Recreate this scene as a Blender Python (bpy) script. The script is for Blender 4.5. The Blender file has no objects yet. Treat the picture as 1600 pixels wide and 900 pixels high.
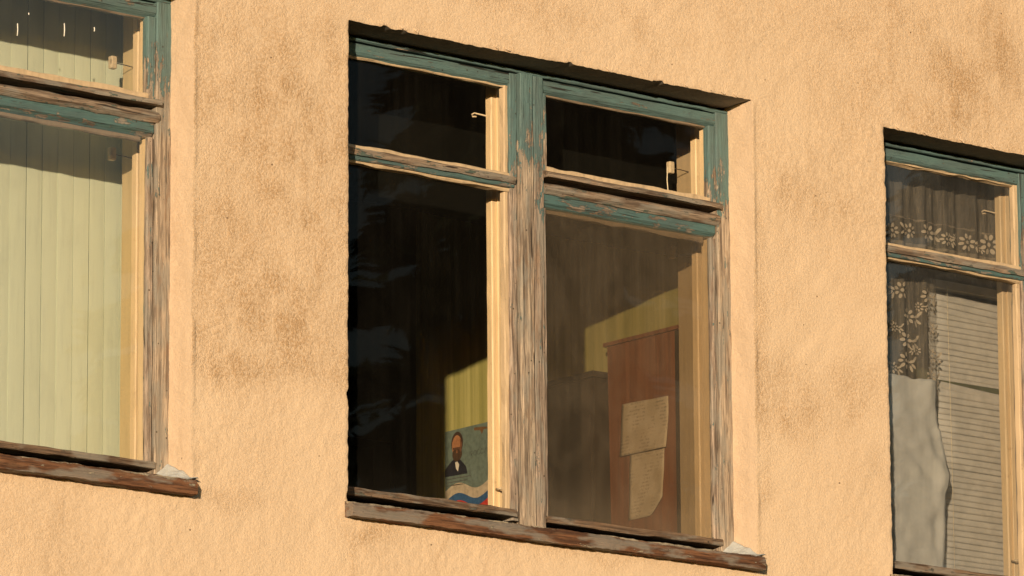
import bpy, math, random
import numpy as np
from mathutils import Vector, Matrix

R = math.radians
sc = bpy.context.scene
C = sc.collection

# ------------------------------------------------------------------ camera, sky, sun, exposure
ZT = 5.684                      # height of the window heads above the ground
W, P = 1.4717, 1.9962           # window opening width, window spacing
cam_d = bpy.data.cameras.new('camera')
cam_d.sensor_width = 36.0
cam_d.lens = 9000 / 1600 * 36.0
cam_d.clip_start = 0.1
cam_d.clip_end = 2000
cam = bpy.data.objects.new('camera', cam_d)
C.objects.link(cam)
YAW, PITCH, ROLL = R(39.264), R(12.301), R(-0.3626)
fw = Vector((math.sin(YAW) * math.cos(PITCH), math.cos(YAW) * math.cos(PITCH), math.sin(PITCH)))
rt = Vector((math.cos(YAW), -math.sin(YAW), 0))
up = rt.cross(fw)
r2 = math.cos(ROLL) * rt + math.sin(ROLL) * up
u2 = -math.sin(ROLL) * rt + math.cos(ROLL) * up
M = Matrix((r2, u2, -fw)).transposed().to_4x4()
M.translation = Vector((-9.3197, -12.1034, ZT - 4.0840))
cam.matrix_world = M
sc.camera = cam

SUN_AZ, SUN_EL = 45.4, 5.1      # degrees from the facade normal, elevation
wld = bpy.data.worlds.new('World')
sc.world = wld
wld.use_nodes = True
wn = wld.node_tree
sky = wn.nodes.new('ShaderNodeTexSky')
sky.sky_type = 'NISHITA'
sky.sun_disc = False
sky.sun_elevation = R(SUN_EL)
sky.sun_rotation = R(180 + SUN_AZ)
bg = wn.nodes['Background']
bg.inputs['Strength'].default_value = 0.11
wn.links.new(sky.outputs[0], bg.inputs['Color'])

sun_d = bpy.data.lights.new('sun', 'SUN')
sun_d.energy = 5.0
sun_d.angle = R(0.6)
sun_d.color = (1.0, 0.77, 0.53)
sun = bpy.data.objects.new('sun', sun_d)
C.objects.link(sun)
Ld = Vector((math.sin(R(SUN_AZ)) * math.cos(R(SUN_EL)), math.cos(R(SUN_AZ)) * math.cos(R(SUN_EL)), -math.sin(R(SUN_EL))))
sun.rotation_euler = Ld.to_track_quat('-Z', 'Y').to_euler()
sun.location = (-20, -20, 12)

sc.view_settings.view_transform = 'Standard'
sc.view_settings.look = 'None'
sc.view_settings.exposure = 0.21
sc.view_settings.gamma = 1.0
sc.view_settings.use_curve_mapping = False
sc.render.engine = 'CYCLES'
sc.cycles.use_denoising = True
sc.cycles.denoising_prefilter = 'ACCURATE'
sc.cycles.sample_clamp_indirect = 1.5
sc.cycles.max_bounces = 10
sc.cycles.transparent_max_bounces = 24
sc.cycles.caustics_reflective = False
sc.cycles.caustics_refractive = False

# ------------------------------------------------------------------ noise for the meshes
_rng = np.random.default_rng(7)
_T = _rng.random((256, 256))


def noise2(x, y, s, seed=0):
    """smooth value noise in -1..1, feature size s metres"""
    x = np.asarray(x, float) / s + seed * 37.31 + 500
    y = np.asarray(y, float) / s + seed * 11.73 + 500
    xi = np.floor(x).astype(int); yi = np.floor(y).astype(int)
    fx = x - xi; fy = y - yi
    fx = fx * fx * (3 - 2 * fx); fy = fy * fy * (3 - 2 * fy)
    a = _T[xi & 255, yi & 255]; b = _T[(xi + 1) & 255, yi & 255]
    c = _T[xi & 255, (yi + 1) & 255]; d = _T[(xi + 1) & 255, (yi + 1) & 255]
    return 2 * ((a * (1 - fx) + b * fx) * (1 - fy) + (c * (1 - fx) + d * fx) * fy) - 1


# ------------------------------------------------------------------ material helpers
class NT:
    def __init__(self, name):
        self.m = bpy.data.materials.new(name)
        self.m.use_nodes = True
        self.t = self.m.node_tree
        self.b = self.t.nodes['Principled BSDF']
        self.out = self.t.nodes['Material Output']
        self._pos = None

    def n(self, kind, **kw):
        nd = self.t.nodes.new('ShaderNode' + kind)
        for k, v in kw.items():
            setattr(nd, k, v)
        return nd

    def put(self, sock, v):
        if hasattr(v, 'is_output') or isinstance(v, bpy.types.NodeSocket):
            self.t.links.new(v, sock)
        else:
            if isinstance(v, (tuple, list)) and len(v) == 3 and sock.type == 'RGBA':
                v = (*v, 1)
            sock.default_value = v

    def pos(self):
        if self._pos is None:
            self._pos = self.n('NewGeometry').outputs['Position']
        return self._pos

    def scaled(self, sx, sy, sz, off=(0, 0, 0)):
        mp = self.n('Mapping')
        mp.inputs['Scale'].default_value = (sx, sy, sz)
        mp.inputs['Location'].default_value = off
        self.put(mp.inputs['Vector'], self.pos())
        return mp.outputs[0]

    def noise(self, vec, scale=1.0, detail=4, rough=0.55, dist=0.0):
        nd = self.n('TexNoise')
        self.put(nd.inputs['Vector'], vec)
        nd.inputs['Scale'].default_value = scale
        nd.inputs['Detail'].default_value = detail
        nd.inputs['Roughness'].default_value = rough
        nd.inputs['Distortion'].default_value = dist
        return nd.outputs['Fac']

    def vor(self, vec, scale, feature='F1'):
        nd = self.n('TexVoronoi', feature=feature)
        self.put(nd.inputs['Vector'], vec)
        nd.inputs['Scale'].default_value = scale
        return nd.outputs['Distance']

    def math(self, op, a, b=0.0, clamp=False):
        nd = self.n('Math', operation=op)
        nd.use_clamp = clamp
        self.put(nd.inputs[0], a)
        self.put(nd.inputs[1], b)
        return nd.outputs[0]

    def ramp(self, fac, lo, hi, a=0.0, b=1.0):
        nd = self.n('MapRange')
        nd.interpolation_type = 'SMOOTHSTEP'
        self.put(nd.inputs['Value'], fac)
        nd.inputs['From Min'].default_value = lo
        nd.inputs['From Max'].default_value = hi
        nd.inputs['To Min'].default_value = a
        nd.inputs['To Max'].default_value = b
        return nd.outputs['Result']

    def mix(self, fac, a, b):
        nd = self.n('Mix', data_type='RGBA')
        self.put(nd.inputs['Factor'], fac)
        self.put(nd.inputs[6], a)
        self.put(nd.inputs[7], b)
        return nd.outputs[2]

    def axis(self, i):
        nd = self.n('SeparateXYZ')
        self.put(nd.inputs[0], self.pos())
        return nd.outputs[i]

    def bump(self, h, dist, strength=1.0, normal=None):
        nd = self.n('Bump')
        nd.inputs['Strength'].default_value = strength
        nd.inputs['Distance'].default_value = dist
        self.put(nd.inputs['Height'], h)
        if normal is not None:
            self.put(nd.inputs['Normal'], normal)
        return nd.outputs[0]

    def done(self, col, rough=0.85, normal=None, spec=0.3):
        self.put(self.b.inputs['Base Color'], col)
        self.put(self.b.inputs['Roughness'], rough)
        self.b.inputs['Specular IOR Level'].default_value = spec
        if normal is not None:
            self.put(self.b.inputs['Normal'], normal)
        return self.m


def stucco(name, light, dark, use_attr=True, grain=1.0):
    t = NT(name)
    p = t.pos()
    fine = t.noise(p, 330, 2, 0.6)
    mid = t.noise(p, 125, 3, 0.65)
    patch = t.noise(t.scaled(9, 9, 5), 1, 6, 0.6)
    big = t.noise(p, 2.3, 3, 0.5)
    w = t.math('ADD', t.ramp(big, .38, .72, 0, .22), t.ramp(patch, .42, .75, 0, .16))
    rough_amp = .62
    if use_attr:
        at = t.n('Attribute', attribute_name='weather')
        w = t.math('ADD', w, t.math('MULTIPLY', at.outputs['Fac'], t.ramp(patch, .3, .62, .62, 1.05)))
        rough_amp = t.math('ADD', t.math('MULTIPLY', at.outputs['Fac'], .55), .50)
    sp = t.math('MULTIPLY', t.ramp(t.math('ADD', t.math('MULTIPLY', fine, .4), t.math('MULTIPLY', mid, .6)), .40, .60, -.30, .40), t.math('ADD', w, .20))
    w2 = t.math('ADD', t.math('MULTIPLY', w, 0.70), sp, clamp=True)
    col = t.mix(w2, light, dark)
    # open pores, dirt specks
    pn = t.noise(p, 21, 2)
    pore = t.math('MULTIPLY', t.ramp(t.vor(p, 120), .12, .22, 1, 0), t.ramp(pn, .50, .66, 0, 1))
    col = t.mix(t.math('MULTIPLY', pore, .38), col, (.20, .12, .065))
    col = t.mix(t.math('MULTIPLY', t.ramp(t.vor(p, 15), .03, .055, 1, 0), t.ramp(pn, .47, .52, 0, .8)), col, (.08, .05, .03))
    h = t.math('ADD', t.math('MULTIPLY', fine, .45), mid)
    amp = t.math('MULTIPLY', h, rough_amp)
    return t.done(col, .92, t.bump(amp, .0044 * grain, 1.0), .12)


def wood(name, ax, z_lo, z_hi, p_lo, p_hi, paint, dark, pale, rough_paint=.6, seed=0.0):
    """weathered board: paint kept where sheltered, bare grained wood elsewhere"""
    t = NT(name)
    o3 = lambda a, b, c: {'x': (a, b, c), 'z': (c, b, a)}[ax]
    g = t.noise(t.scaled(*o3(5, 80, 110), (seed, seed, seed)), 1, 4, .65, .5)
    g2 = t.noise(t.scaled(*o3(11, 200, 330), (seed, 0, seed)), 1, 3, .65, .2)
    hue = t.noise(t.scaled(*o3(7, 18, 26), (seed, 3, 1)), 1, 3, .6)
    hs = t.n('SeparateColor')
    nd = hue.node
    t.put(hs.inputs[0], nd.outputs['Color'])
    wcol = t.mix(t.ramp(g, .36, .63), dark, pale)
    wcol = t.mix(t.ramp(g2, .52, .70, 0, .6), wcol, tuple(c * .38 for c in dark))
    wcol = t.mix(t.ramp(hs.outputs[0], .46, .60, 0, .65), wcol, (.235, .225, .195))
    wcol = t.mix(t.ramp(hs.outputs[1], .59, .68, 0, .38), wcol, (.21, .125, .07))
    bias = t.ramp(t.axis(2), ZT + z_lo, ZT + z_hi, p_lo, p_hi)
    flake = t.noise(t.scaled(*o3(13, 45, 48), (seed, 1, 2)), 1, 6, .72, .3)
    f = t.math('ADD', bias, t.math('MULTIPLY', t.math('SUBTRACT', flake, .5), 2.6))
    f = t.math('ADD', f, t.math('MULTIPLY', t.math('SUBTRACT', g, .5), .8))
    mask = t.ramp(f, .485, .525)
    pc = t.mix(t.ramp(hs.outputs[2], .40, .62), paint, tuple(c * .70 + .022 for c in paint))
    pc = t.mix(t.ramp(g2, .56, .70, 0, .55), pc, tuple(c * .32 for c in paint))
    col = t.mix(mask, wcol, pc)
    crack = t.ramp(t.noise(t.scaled(*o3(4, 60, 95), (seed + 9, 4, 2)), 1, 2, .5, .8), .66, .70)
    col = t.mix(t.math('MULTIPLY', crack, .9), col, (.018, .013, .010))
    col = t.mix(t.ramp(t.vor(t.pos(), 26), .05, .09, .85, 0), col, (.04, .03, .02))
    h = t.math('ADD', t.math('MULTIPLY', t.math('ADD', g, g2), .7), t.math('MULTIPLY', mask, .35))
    return t.done(col, t.ramp(mask, 0, 1, .88, rough_paint), t.bump(h, .0045, 1.0), .25)


def paint(name, col, rough=.5, dirt=.35, dcol=(.12, .08, .04)):
    t = NT(name)
    n1 = t.noise(t.scaled(60, 60, 5), 1, 5, .6)
    n2 = t.noise(t.pos(), 22, 6, .7)
    c = t.mix(t.ramp(n1, .4, .75, 0, dirt), col, tuple(x * .62 for x in col))
    c = t.mix(t.ramp(n2, .60, .75, 0, dirt), c, dcol)
    return t.done(c, rough, t.bump(t.math('ADD', n1, n2), .0012, .8), .35)


def glass(name, dust, streak=1.0, dcol=(.62, .56, .45), z_dirt=True, tint=(.975, .975, .965), f0=.03):
    t = NT(name)
    geo = t.n('NewGeometry')
    t._pos = geo.outputs['Position']
    d = t.n('VectorMath', operation='DOT_PRODUCT')
    t.t.links.new(geo.outputs['Normal'], d.inputs[0])
    t.t.links.new(geo.outputs['Incoming'], d.inputs[1])
    c = t.math('ABSOLUTE', d.outputs['Value'])
    fr = t.math('POWER', t.math('SUBTRACT', 1.0, c, clamp=True), 5.0)
    fr = t.math('ADD', t.math('MULTIPLY', fr, 1 - f0), f0)
    tr = t.n('BsdfTransparent'); tr.inputs[0].default_value = (*tint, 1)
    gl = t.n('BsdfGlossy'); gl.inputs['Roughness'].default_value = .01
    wav = t.noise(t.scaled(2.2, 2.2, 1.4), 1, 2, .4)
    t.put(gl.inputs['Normal'], t.bump(wav, .004, .5))
    m1 = t.n('MixShader')
    t.put(m1.inputs[0], fr); t.t.links.new(tr.outputs[0], m1.inputs[1]); t.t.links.new(gl.outputs[0], m1.inputs[2])
    # dust film: streaks run down, clouds where hands wiped
    st = t.noise(t.scaled(55, 55, 2.2), 1, 4, .6)
    cl = t.noise(t.scaled(6, 6, 5), 1, 5, .6, .8)
    sp = t.ramp(t.vor(t.pos(), 40), .03, .06, 2.2, 0)
    f = t.math('MULTIPLY', t.ramp(st, .35, .75, 1 - .25 * streak, 1 + .3 * streak), t.ramp(cl, .3, .72, .70, 1.35))
    f = t.math('ADD', f, t.math('MULTIPLY', sp, t.ramp(cl, .5, .6, 0, 1)))
    if z_dirt:
        f = t.math('ADD', f, t.ramp(t.axis(2), ZT - 1.12, ZT - 1.30, 0, .9))
    f = t.math('MULTIPLY', f, dust, clamp=True)
    df = t.n('BsdfDiffuse'); df.inputs['Color'].default_value = (*dcol, 1)
    m2 = t.n('MixShader')
    t.put(m2.inputs[0], f); t.t.links.new(m1.outputs[0], m2.inputs[1]); t.t.links.new(df.outputs[0], m2.inputs[2])
    t.t.links.new(m2.outputs[0], t.out.inputs['Surface'])
    return t.m


def cloth(name, col, trans=.4, see=0.0, weave=900, dirt=.3):
    """fabric: diffuse + translucent, optionally an open net"""
    t = NT(name)
    n1 = t.noise(t.scaled(90, 90, 7), 1, 4, .6)
    n2 = t.noise(t.pos(), 7, 5, .6)
    wv = t.noise(t.scaled(weave, weave, weave * .5), 1, 1)
    c = t.mix(t.ramp(n2, .5, .75, 0, dirt), col, tuple(x * .6 for x in col))
    c = t.mix(t.ramp(n1, .45, .75, 0, .22), c, tuple(x * .7 for x in col))
    df = t.n('BsdfDiffuse'); tl = t.n('BsdfTranslucent')
    for s in (df, tl):
        t.put(s.inputs['Color'], c)
    t.put(df.inputs['Normal'], t.bump(t.math('ADD', wv, n1), .0012, .7))
    m1 = t.n('MixShader'); m1.inputs[0].default_value = trans
    t.t.links.new(df.outputs[0], m1.inputs[1]); t.t.links.new(tl.outputs[0], m1.inputs[2])
    res = m1.outputs[0]
    if see > 0:
        tr = t.n('BsdfTransparent')
        m2 = t.n('MixShader')
        net = t.ramp(t.noise(t.scaled(160, 160, 10), 1, 4, .7), .35, .7, see * 1.25, see * .72)
        t.put(m2.inputs[0], net)
        t.t.links.new(res, m2.inputs[1]); t.t.links.new(tr.outputs[0], m2.inputs[2])
        res = m2.outputs[0]
    t.t.links.new(res, t.out.inputs['Surface'])
    return t.m


def flat(name, col, rough=.7, var=.2, scale=30):
    t = NT(name)
    n1 = t.noise(t.pos(), scale, 5, .6)
    c = t.mix(t.ramp(n1, .35, .7, 0, var), col, tuple(x * .5 for x in col))
    return t.done(c, rough, t.bump(n1, .001, .6), .25)


MT = {}
MT['stucco'] = stucco('stucco', (.61, .475, .33), (.41, .275, .155))
MT['reveal'] = stucco('reveal_plaster', (.615, .48, .345), (.43, .30, .18), False, .7)
MT['soffit'] = stucco('soffit_plaster_shaded', (.24, .22, .19), (.16, .14, .115), False, .5)  # plaster colour darkened to carry the shade under the lintel
TEAL, DK, PL = (.095, .165, .165), (.150, .118, .090), (.42, .345, .262)
MT['teal_v'] = wood('weathered_teal_upright', 'z', -.42, -.03, .10, .95, TEAL, DK, PL)
MT['teal_v2'] = wood('weathered_teal_stile', 'z', -.50, -.05, .14, .92, TEAL, (.14, .108, .084), (.38, .305, .24), seed=4.3)
MT['teal_h'] = wood('teal_painted_rail', 'x', -3, -2, .8, .88, TEAL, DK, PL)
MT['teal_w'] = wood('teal_worn_rail', 'x', -3, -2, .66, .66, (.072, .140, .140), (.12, .097, .078), (.29, .24, .19), seed=2.1)
MT['bar'] = wood('weathered_bar', 'x', -3, -2, .24, .24, (.085, .125, .105), (.10, .072, .052), (.29, .225, .165), seed=7.7)
MT['dark_rail'] = wood('dark_weathered_rail', 'x', -3, -2, .2, .2, (.10, .10, .08), (.07, .045, .03), (.19, .13, .085), seed=11.1)
MT['sill'] = wood('peeling_brown_sill', 'x', -1.354, -1.340, .16, .62, (.36, .31, .225), (.075, .036, .020), (.19, .090, .045), .8, seed=5.2)
MT['putty'] = paint('putty', (.48, .37, .235), .7, .6)
MT['bead'] = paint('bead_paint', (.24, .185, .13), .7, .5)
MT['gap'] = flat('gap_shade', (.012, .010, .008), .95)  # near-black colour standing in for deep shade in the open gaps
MT['cream'] = paint('cream_paint', (.70, .53, .315), .5, .45, (.28, .18, .09))
MT['lining'] = paint('lining_paint', (.50, .39, .21), .55, .35, (.2, .13, .06))
MT['lining_dark'] = paint('dark_lining_paint', (.36, .27, .155), .6, .4, (.2, .13, .06))
MT['mortar'] = stucco('mortar', (.47, .50, .50), (.30, .28, .24), False, 1.2)
MT['glass'] = glass('window_glass', .0030, f0=.017)
MT['glass_dusty'] = glass('dusty_window_glass', .050, .5, (.50, .42, .31), tint=(.82, .80, .76))
MT['glass_film'] = glass('filmed_window_glass', .012, .8, (.60, .60, .52), f0=.07)
MT['glass_grey'] = glass('greyed_window_glass', .032, .6, (.42, .43, .42), tint=(.90, .90, .89), f0=.07)
MT['metal'] = flat('latch_metal', (.55, .45, .30), .45, .4, 120)
MT['wire'] = flat('hook_wire', (.62, .50, .34), .4, .3, 120)
MT['string'] = flat('string', (.75, .66, .48), .9, .2, 200)
MT['bark0'] = flat('dark_iron', (.05, .04, .03), .6)


# ------------------------------------------------------------------ mesh helpers
def mesh(name, v, f, mat, parent=None, smooth=False, org=(0, 0, 0)):
    me = bpy.data.meshes.new(name)
    v = np.asarray(v, np.float32) - np.asarray(org, np.float32)
    if isinstance(f, np.ndarray):
        k = f.shape[1]
        me.vertices.add(len(v)); me.vertices.foreach_set('co', v.ravel())
        me.loops.add(f.size); me.loops.foreach_set('vertex_index', f.astype(np.int32).ravel())
        me.polygons.add(len(f))
        me.polygons.foreach_set('loop_start', np.arange(0, f.size, k, dtype=np.int32))
        me.polygons.foreach_set('loop_total', np.full(len(f), k, np.int32))
        me.update(calc_edges=True)
        me.validate()
    else:
        me.from_pydata(v.tolist(), [], [list(q) for q in f])
        me.update()
    if smooth:
        me.polygons.foreach_set('use_smooth', np.ones(len(me.polygons), bool))
    me.materials.append(mat)
    o = bpy.data.objects.new(name, me)
    C.objects.link(o)
    if parent is not None:
        o.parent = parent
    return o


def empty(name, loc, parent=None):
    o = bpy.data.objects.new(name, None)
    o.location = loc
    o.empty_display_size = .1
    C.objects.link(o)
    if parent is not None:
        o.parent = parent
    return o


def tag(o, label, cat, group=None, kind=None):
    o['label'] = label
    if cat:
        o['category'] = cat
    if group:
        o['group'] = group
    if kind:
        o['kind'] = kind
    return o


def grid_faces(n, m):
    i, j = np.meshgrid(np.arange(n - 1), np.arange(m - 1), indexing='ij')
    a = (i * m + j).ravel()
    return np.stack([a, a + m, a + m + 1, a + 1], 1)


def box_vf(x0, x1, y0, y1, z0, z1):
    v = [(x, y, z) for x in (x0, x1) for y in (y0, y1) for z in (z0, z1)]
    f = [(0, 1, 3, 2), (4, 6, 7, 5), (0, 4, 5, 1), (2, 3, 7, 6), (0, 2, 6, 4), (1, 5, 7, 3)]
    return v, f


def box(name, b, mat, parent=None, org=(0, 0, 0)):
    v, f = box_vf(*b)
    return mesh(name, v, f, mat, parent, False, org)


BASE = -1.385                   # a window's empty sits at the foot of its sill (relative to its head)
ORG = (0, 0, BASE)


def board(name, b, ax, mat, parent, bev=.003, wob=.0012, seed=0, shape=None, org=ORG, seg=.022, fine=0.0):
    """a sawn board: bevelled section swept along its length, edges slightly wandering"""
    x0, x1, y0, y1, z0, z1 = b
    if ax == 'x':
        u0, u1, l0, l1 = z0, z1, x0, x1
    else:
        u0, u1, l0, l1 = x0, x1, z0, z1
    n = max(6, int((l1 - l0) / seg))
    L = np.linspace(l0, l1, n)
    if shape is None:
        e = min(bev, (u1 - u0) * .3, (y1 - y0) * .3)
        shape = [(u0 + e, y0), (u1 - e, y0), (u1, y0 + e), (u1, y1), (u0, y1), (u0, y0 + e)]
    k = len(shape)
    V = np.zeros((n, k, 3))
    for j, (u, y) in enumerate(shape):
        du = noise2(L, np.full(n, j * 7.7), .05, seed) * wob + noise2(L, np.full(n, j * 3.1), .4, seed + 3) * wob * .8 + noise2(L, np.full(n, j * 9.1), .012, seed + 5) * fine
        dy = noise2(L, np.full(n, j * 5.3), .04, seed + 9) * wob * .8
        if y >= y1 - 1e-6:
            dy = dy * 0
        if ax == 'x':
            V[:, j, 0] = L; V[:, j, 2] = u + du
        else:
            V[:, j, 2] = L; V[:, j, 0] = u + du
        V[:, j, 1] = y + dy
    f = []
    for i in range(n - 1):
        for j in range(k):
            a = i * k + j; c = i * k + (j + 1) % k
            q = (a, c, c + k, a + k)
            f.append(q if ax == 'x' else q[::-1])
    f.append(tuple(range(k)) if ax == 'z' else tuple(range(k))[::-1])
    last = tuple((n - 1) * k + j for j in range(k))
    f.append(last[::-1] if ax == 'z' else last)
    return mesh(name, V.reshape(-1, 3), f, mat, parent, False, org)


def tube(name, pts, r, mat, parent, org=ORG, k=6):
    pts = [Vector(p) for p in pts]
    V, f = [], []
    for i, p in enumerate(pts):
        d = (pts[min(i + 1, len(pts) - 1)] - pts[max(i - 1, 0)]).normalized()
        a = d.cross(Vector((.3, .1, .9))).normalized(); c = d.cross(a)
        for j in range(k):
            t = 2 * math.pi * j / k
            V.append(p + (a * math.cos(t) + c * math.sin(t)) * r)
    for i in range(len(pts) - 1):
        for j in range(k):
            f.append((i * k + j, i * k + (j + 1) % k, (i + 1) * k + (j + 1) % k, (i + 1) * k + j))
    f.append(tuple(range(k))[::-1]); f.append(tuple((len(pts) - 1) * k + j for j in range(k)))
    return mesh(name, [tuple(v) for v in V], f, mat, parent, True, org)


# ------------------------------------------------------------------ ground
g = NT('ground_soil')
gm = g.done(g.mix(g.ramp(g.noise(g.pos(), .6, 8, .65), .35, .65), (.055, .075, .025), (.13, .10, .065)), .95)
gnd = mesh('ground', [(-600, -600, 0), (600, -600, 0), (600, 600, 0), (-600, 600, 0)], [(0, 1, 2, 3)], gm)
gnd['kind'] = 'structure'

# ------------------------------------------------------------------ building
BZ = Vector((0, 0, ZT))
bld = empty('stucco_building', (0, 0, 0))
tag(bld, 'weathered ochre stucco building wall holding the three windows', 'building')
OPEN = [(-P, 'left'), (0.0, 'mid'), (P, 'right')]
ZB = -1.347                     # bottom of the plastered opening
ZF = -1.33                      # datum of the frame's foot


def edge_shift(x, z):
    """how far the ragged plaster edge of an opening wanders"""
    a = noise2(x, z, .0125, 1) * .0008 + noise2(x, z, .06, 2) * .0012 + noise2(x, z, .4, 5) * .002
    b = noise2(x, z, .0125, 3) * .0010 + noise2(x, z, .07, 4) * .0012
    chip = np.maximum(0, noise2(x, z, .035, 8) - .55) * .016 * (noise2(x, z, .2, 9) > -.1)
    return a, b, chip


def relief(x, z):
    y = noise2(x, z, .9, 11) * .004 + noise2(x, z, .22, 12) * .0022
    k = np.clip(.55 + .6 * noise2(x, z, .5, 17), .12, 1.2)          # trowelled smooth here, open grained there
    sw = noise2(x * .7 + z * .7, z * 2.2 - x * 2.2, .11, 18) * .0011 * (1.2 - k)
    y = y + sw + k * (noise2(x, z, .06, 13) * .0006 + noise2(x, z, .026, 14) * .0006 + noise2(x, z, .0125, 15) * .0009)
    return y


# stains of their own shape: (x, z, radius x, radius z, amount)
STAIN = [(-.25, -.22, .25, .12, .35), (-.18, -.50, .28, .28, .42), (-.30, -.86, .25, .14, .50), (-.45, -1.00, .12, .045, .65),
         (-.12, -.98, .12, .05, .6), (-.28, -1.02, .24, .03, .3), (1.56, -.80, .12, .07, .55), (1.58, -.94, .14, .06, .85),
         (1.74, -.87, .12, .05, .55), (1.88, -.80, .10, .08, .6), (1.93, -1.03, .08, .07, .4), (1.50, -.58, .04, .26, .45),
         (1.68, -.24, .18, .11, .45), (2.30, .14, .12, .17, .75), (2.47, .32, .10, .12, .55), (1.92, .10, .14, .10, .35),
         (1.49, .25, .10, .09, .35), (.58, .14, .18, .05, .35), (.98, .15, .18, .08, .3), (2.10, .33, .12, .06, .35),
         (1.49, -1.0, .025, .30, .45), (-.85, -1.36, .4, .02, .5), (.06, -1.42, .08, .03, .55), (.7, -1.40, .5, .018, .35),
         (-.40, -1.39, .1, .03, .4), (2.38, .20, .34, .36, .38), (1.75, .32, .2, .12, .22), (-.50, -1.47, .012, .09, .35), (-.62, -1.45, .010, .07, .3), (.02, -1.50, .012, .10, .35), (.33, -1.46, .009, .06, .3), (1.38, -1.45, .011, .06, .3), (-.95, -1.46, .01, .08, .3)]


def weather(x, z):
    w = np.zeros_like(x)
    for sx, sz, rx, rz, a in STAIN:
        wx = x + noise2(x, z, .12, 21) * .035; wz = z + noise2(x, z, .1, 22) * .03
        d = ((wx - sx) / rx) ** 2 + ((wz - sz) / rz) ** 2
        w += a * np.exp(-d * .9)
    # the pier between the first two windows is grimy down to a ragged tide line
    tide = -1.01 + noise2(x, z, .16, 24) * .03 + noise2(x, z, .05, 25) * .012
    inx = (x > -.56) & (x < .03)
    w += np.where(inx, .30 / (1 + np.exp(-(z - tide) / .022)) * np.clip((.12 - z) / .25, 0, 1), 0)
    w += .16 / (1 + np.exp(-(z + .55 + noise2(x, z, .3, 26) * .2) / .1))
    w *= .78 + .30 * noise2(x, z, .06, 27) + .14 * noise2(x, z, .02, 28) + .22 * noise2(x, z * .18, .022, 29)
    return np.clip(w * .85, 0, 1.0)


ST = .006
GX0, GX1, GZ0, GZ1 = -2.6, 4.1, -2.1, .8
xs = []
cuts = [GX0] + [c for o, _ in OPEN for c in (o, o + W)] + [GX1]
for a, b in zip(cuts[:-1], cuts[1:]):
    n = max(2, int(round((b - a) / ST)))
    xs += list(np.linspace(a, b, n, endpoint=False))
xs = np.array(xs + [GX1])
zs = np.array(list(np.linspace(GZ0, ZB, int((ZB - GZ0) / ST), endpoint=False)) + list(np.linspace(ZB, 0, int(-ZB / ST), endpoint=False)) +
              list(np.linspace(0, GZ1, int(GZ1 / ST))))
X, Z = np.meshgrid(xs, zs, indexing='ij')
fade = np.clip(np.minimum.reduce([X - GX0, GX1 - X, Z - GZ0, GZ1 - Z]) / .15, 0, 1)
Y = relief(X, Z) * fade
XX, ZZ = X.copy(), Z.copy()
eps = 1e-7
inside_v = np.zeros_like(X, bool)
for o, _ in OPEN:
    xi = (X >= o - eps) & (X <= o + W + eps)
    zi = (Z >= ZB - eps) & (Z <= eps)
    a, b, chip = edge_shift(X, Z)
    onl = (abs(X - o) < eps) & zi; onr = (abs(X - o - W) < eps) & zi
    ont = (abs(Z) < eps) & xi; onb = (abs(Z - ZB) < eps) & xi
    XX[onl] += (a - chip)[onl]; XX[onr] += (a * .5)[onr]
    ZZ[ont] += (b * 1.2 + chip)[ont]; ZZ[onb] += (b * .5)[onb]
    # plaster lips up to the lintel edge and the finger-wide ridge beside the reveal on the right
    Y -= np.exp(-((X - o - W - .004) / .006) ** 2) * np.where((Z < 0) & (Z > ZB), .003 * (1 + noise2(X, Z, .06, 31)), 0)
    Y += np.where(ont | onl, .002 + .0015 * noise2(X, Z, .01, 33), 0)
F = grid_faces(len(xs), len(zs))
cxm = (.5 * (xs[:-1] + xs[1:])); czm = (.5 * (zs[:-1] + zs[1:]))
CX, CZ = np.meshgrid(cxm, czm, indexing='ij')
keep = np.ones_like(CX, bool)
for o, _ in OPEN:
    keep &= ~((CX > o) & (CX < o + W) & (CZ > ZB) & (CZ < 0))
F = F[keep.ravel()]
VV = np.stack([XX, Y, ZZ + ZT], -1).reshape(-1, 3)
used = np.zeros(len(VV), bool); used[F.ravel()] = True
idx = np.cumsum(used) - 1
wv = weather(X, Z).ravel()[used]
fac = mesh('wall', VV[used], idx[F], MT['stucco'], bld, True)
at = fac.data.attributes.new('weather', 'FLOAT', 'POINT')
at.data.foreach_set('value', wv.astype(np.float32))
# the rest of the facade, flat, and the shell behind it
BX0, BX1, BY1, BTOP = -16, 18, 11, ZT + 3.2
shellv, shellf = [], []


def quad(a, b, c, d):
    i = len(shellv)
    shellv.extend([a, b, c, d]); shellf.append((i, i + 1, i + 2, i + 3))


quad((BX0, 0, 0), (GX0, 0, 0), (GX0, 0, BTOP), (BX0, 0, BTOP))
quad((GX1, 0, 0), (BX1, 0, 0), (BX1, 0, BTOP), (GX1, 0, BTOP))
quad((GX0, 0, 0), (GX1, 0, 0), (GX1, 0, ZT + GZ0), (GX0, 0, ZT + GZ0))
quad((GX0, 0, ZT + GZ1), (GX1, 0, ZT + GZ1), (GX1, 0, BTOP), (GX0, 0, BTOP))
quad((BX0, BY1, 0), (BX0, 0, 0), (BX0, 0, BTOP), (BX0, BY1, BTOP))
quad((BX1, 0, 0), (BX1, BY1, 0), (BX1, BY1, BTOP), (BX1, 0, BTOP))
quad((BX1, BY1, 0), (BX0, BY1, 0), (BX0, BY1, BTOP), (BX1, BY1, BTOP))
mesh('outer_wall', shellv, shellf, MT['stucco'], bld)
MT['roof'] = flat('roof_sheet', (.20, .19, .18), .6)
box('roof', (BX0 - .5, BX1 + .5, -.45, BY1 + .5, BTOP + .004, BTOP + .25), MT['roof'], bld)

# plastered reveals, 0.1 m deep, one set per opening
DEP = .118


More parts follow.
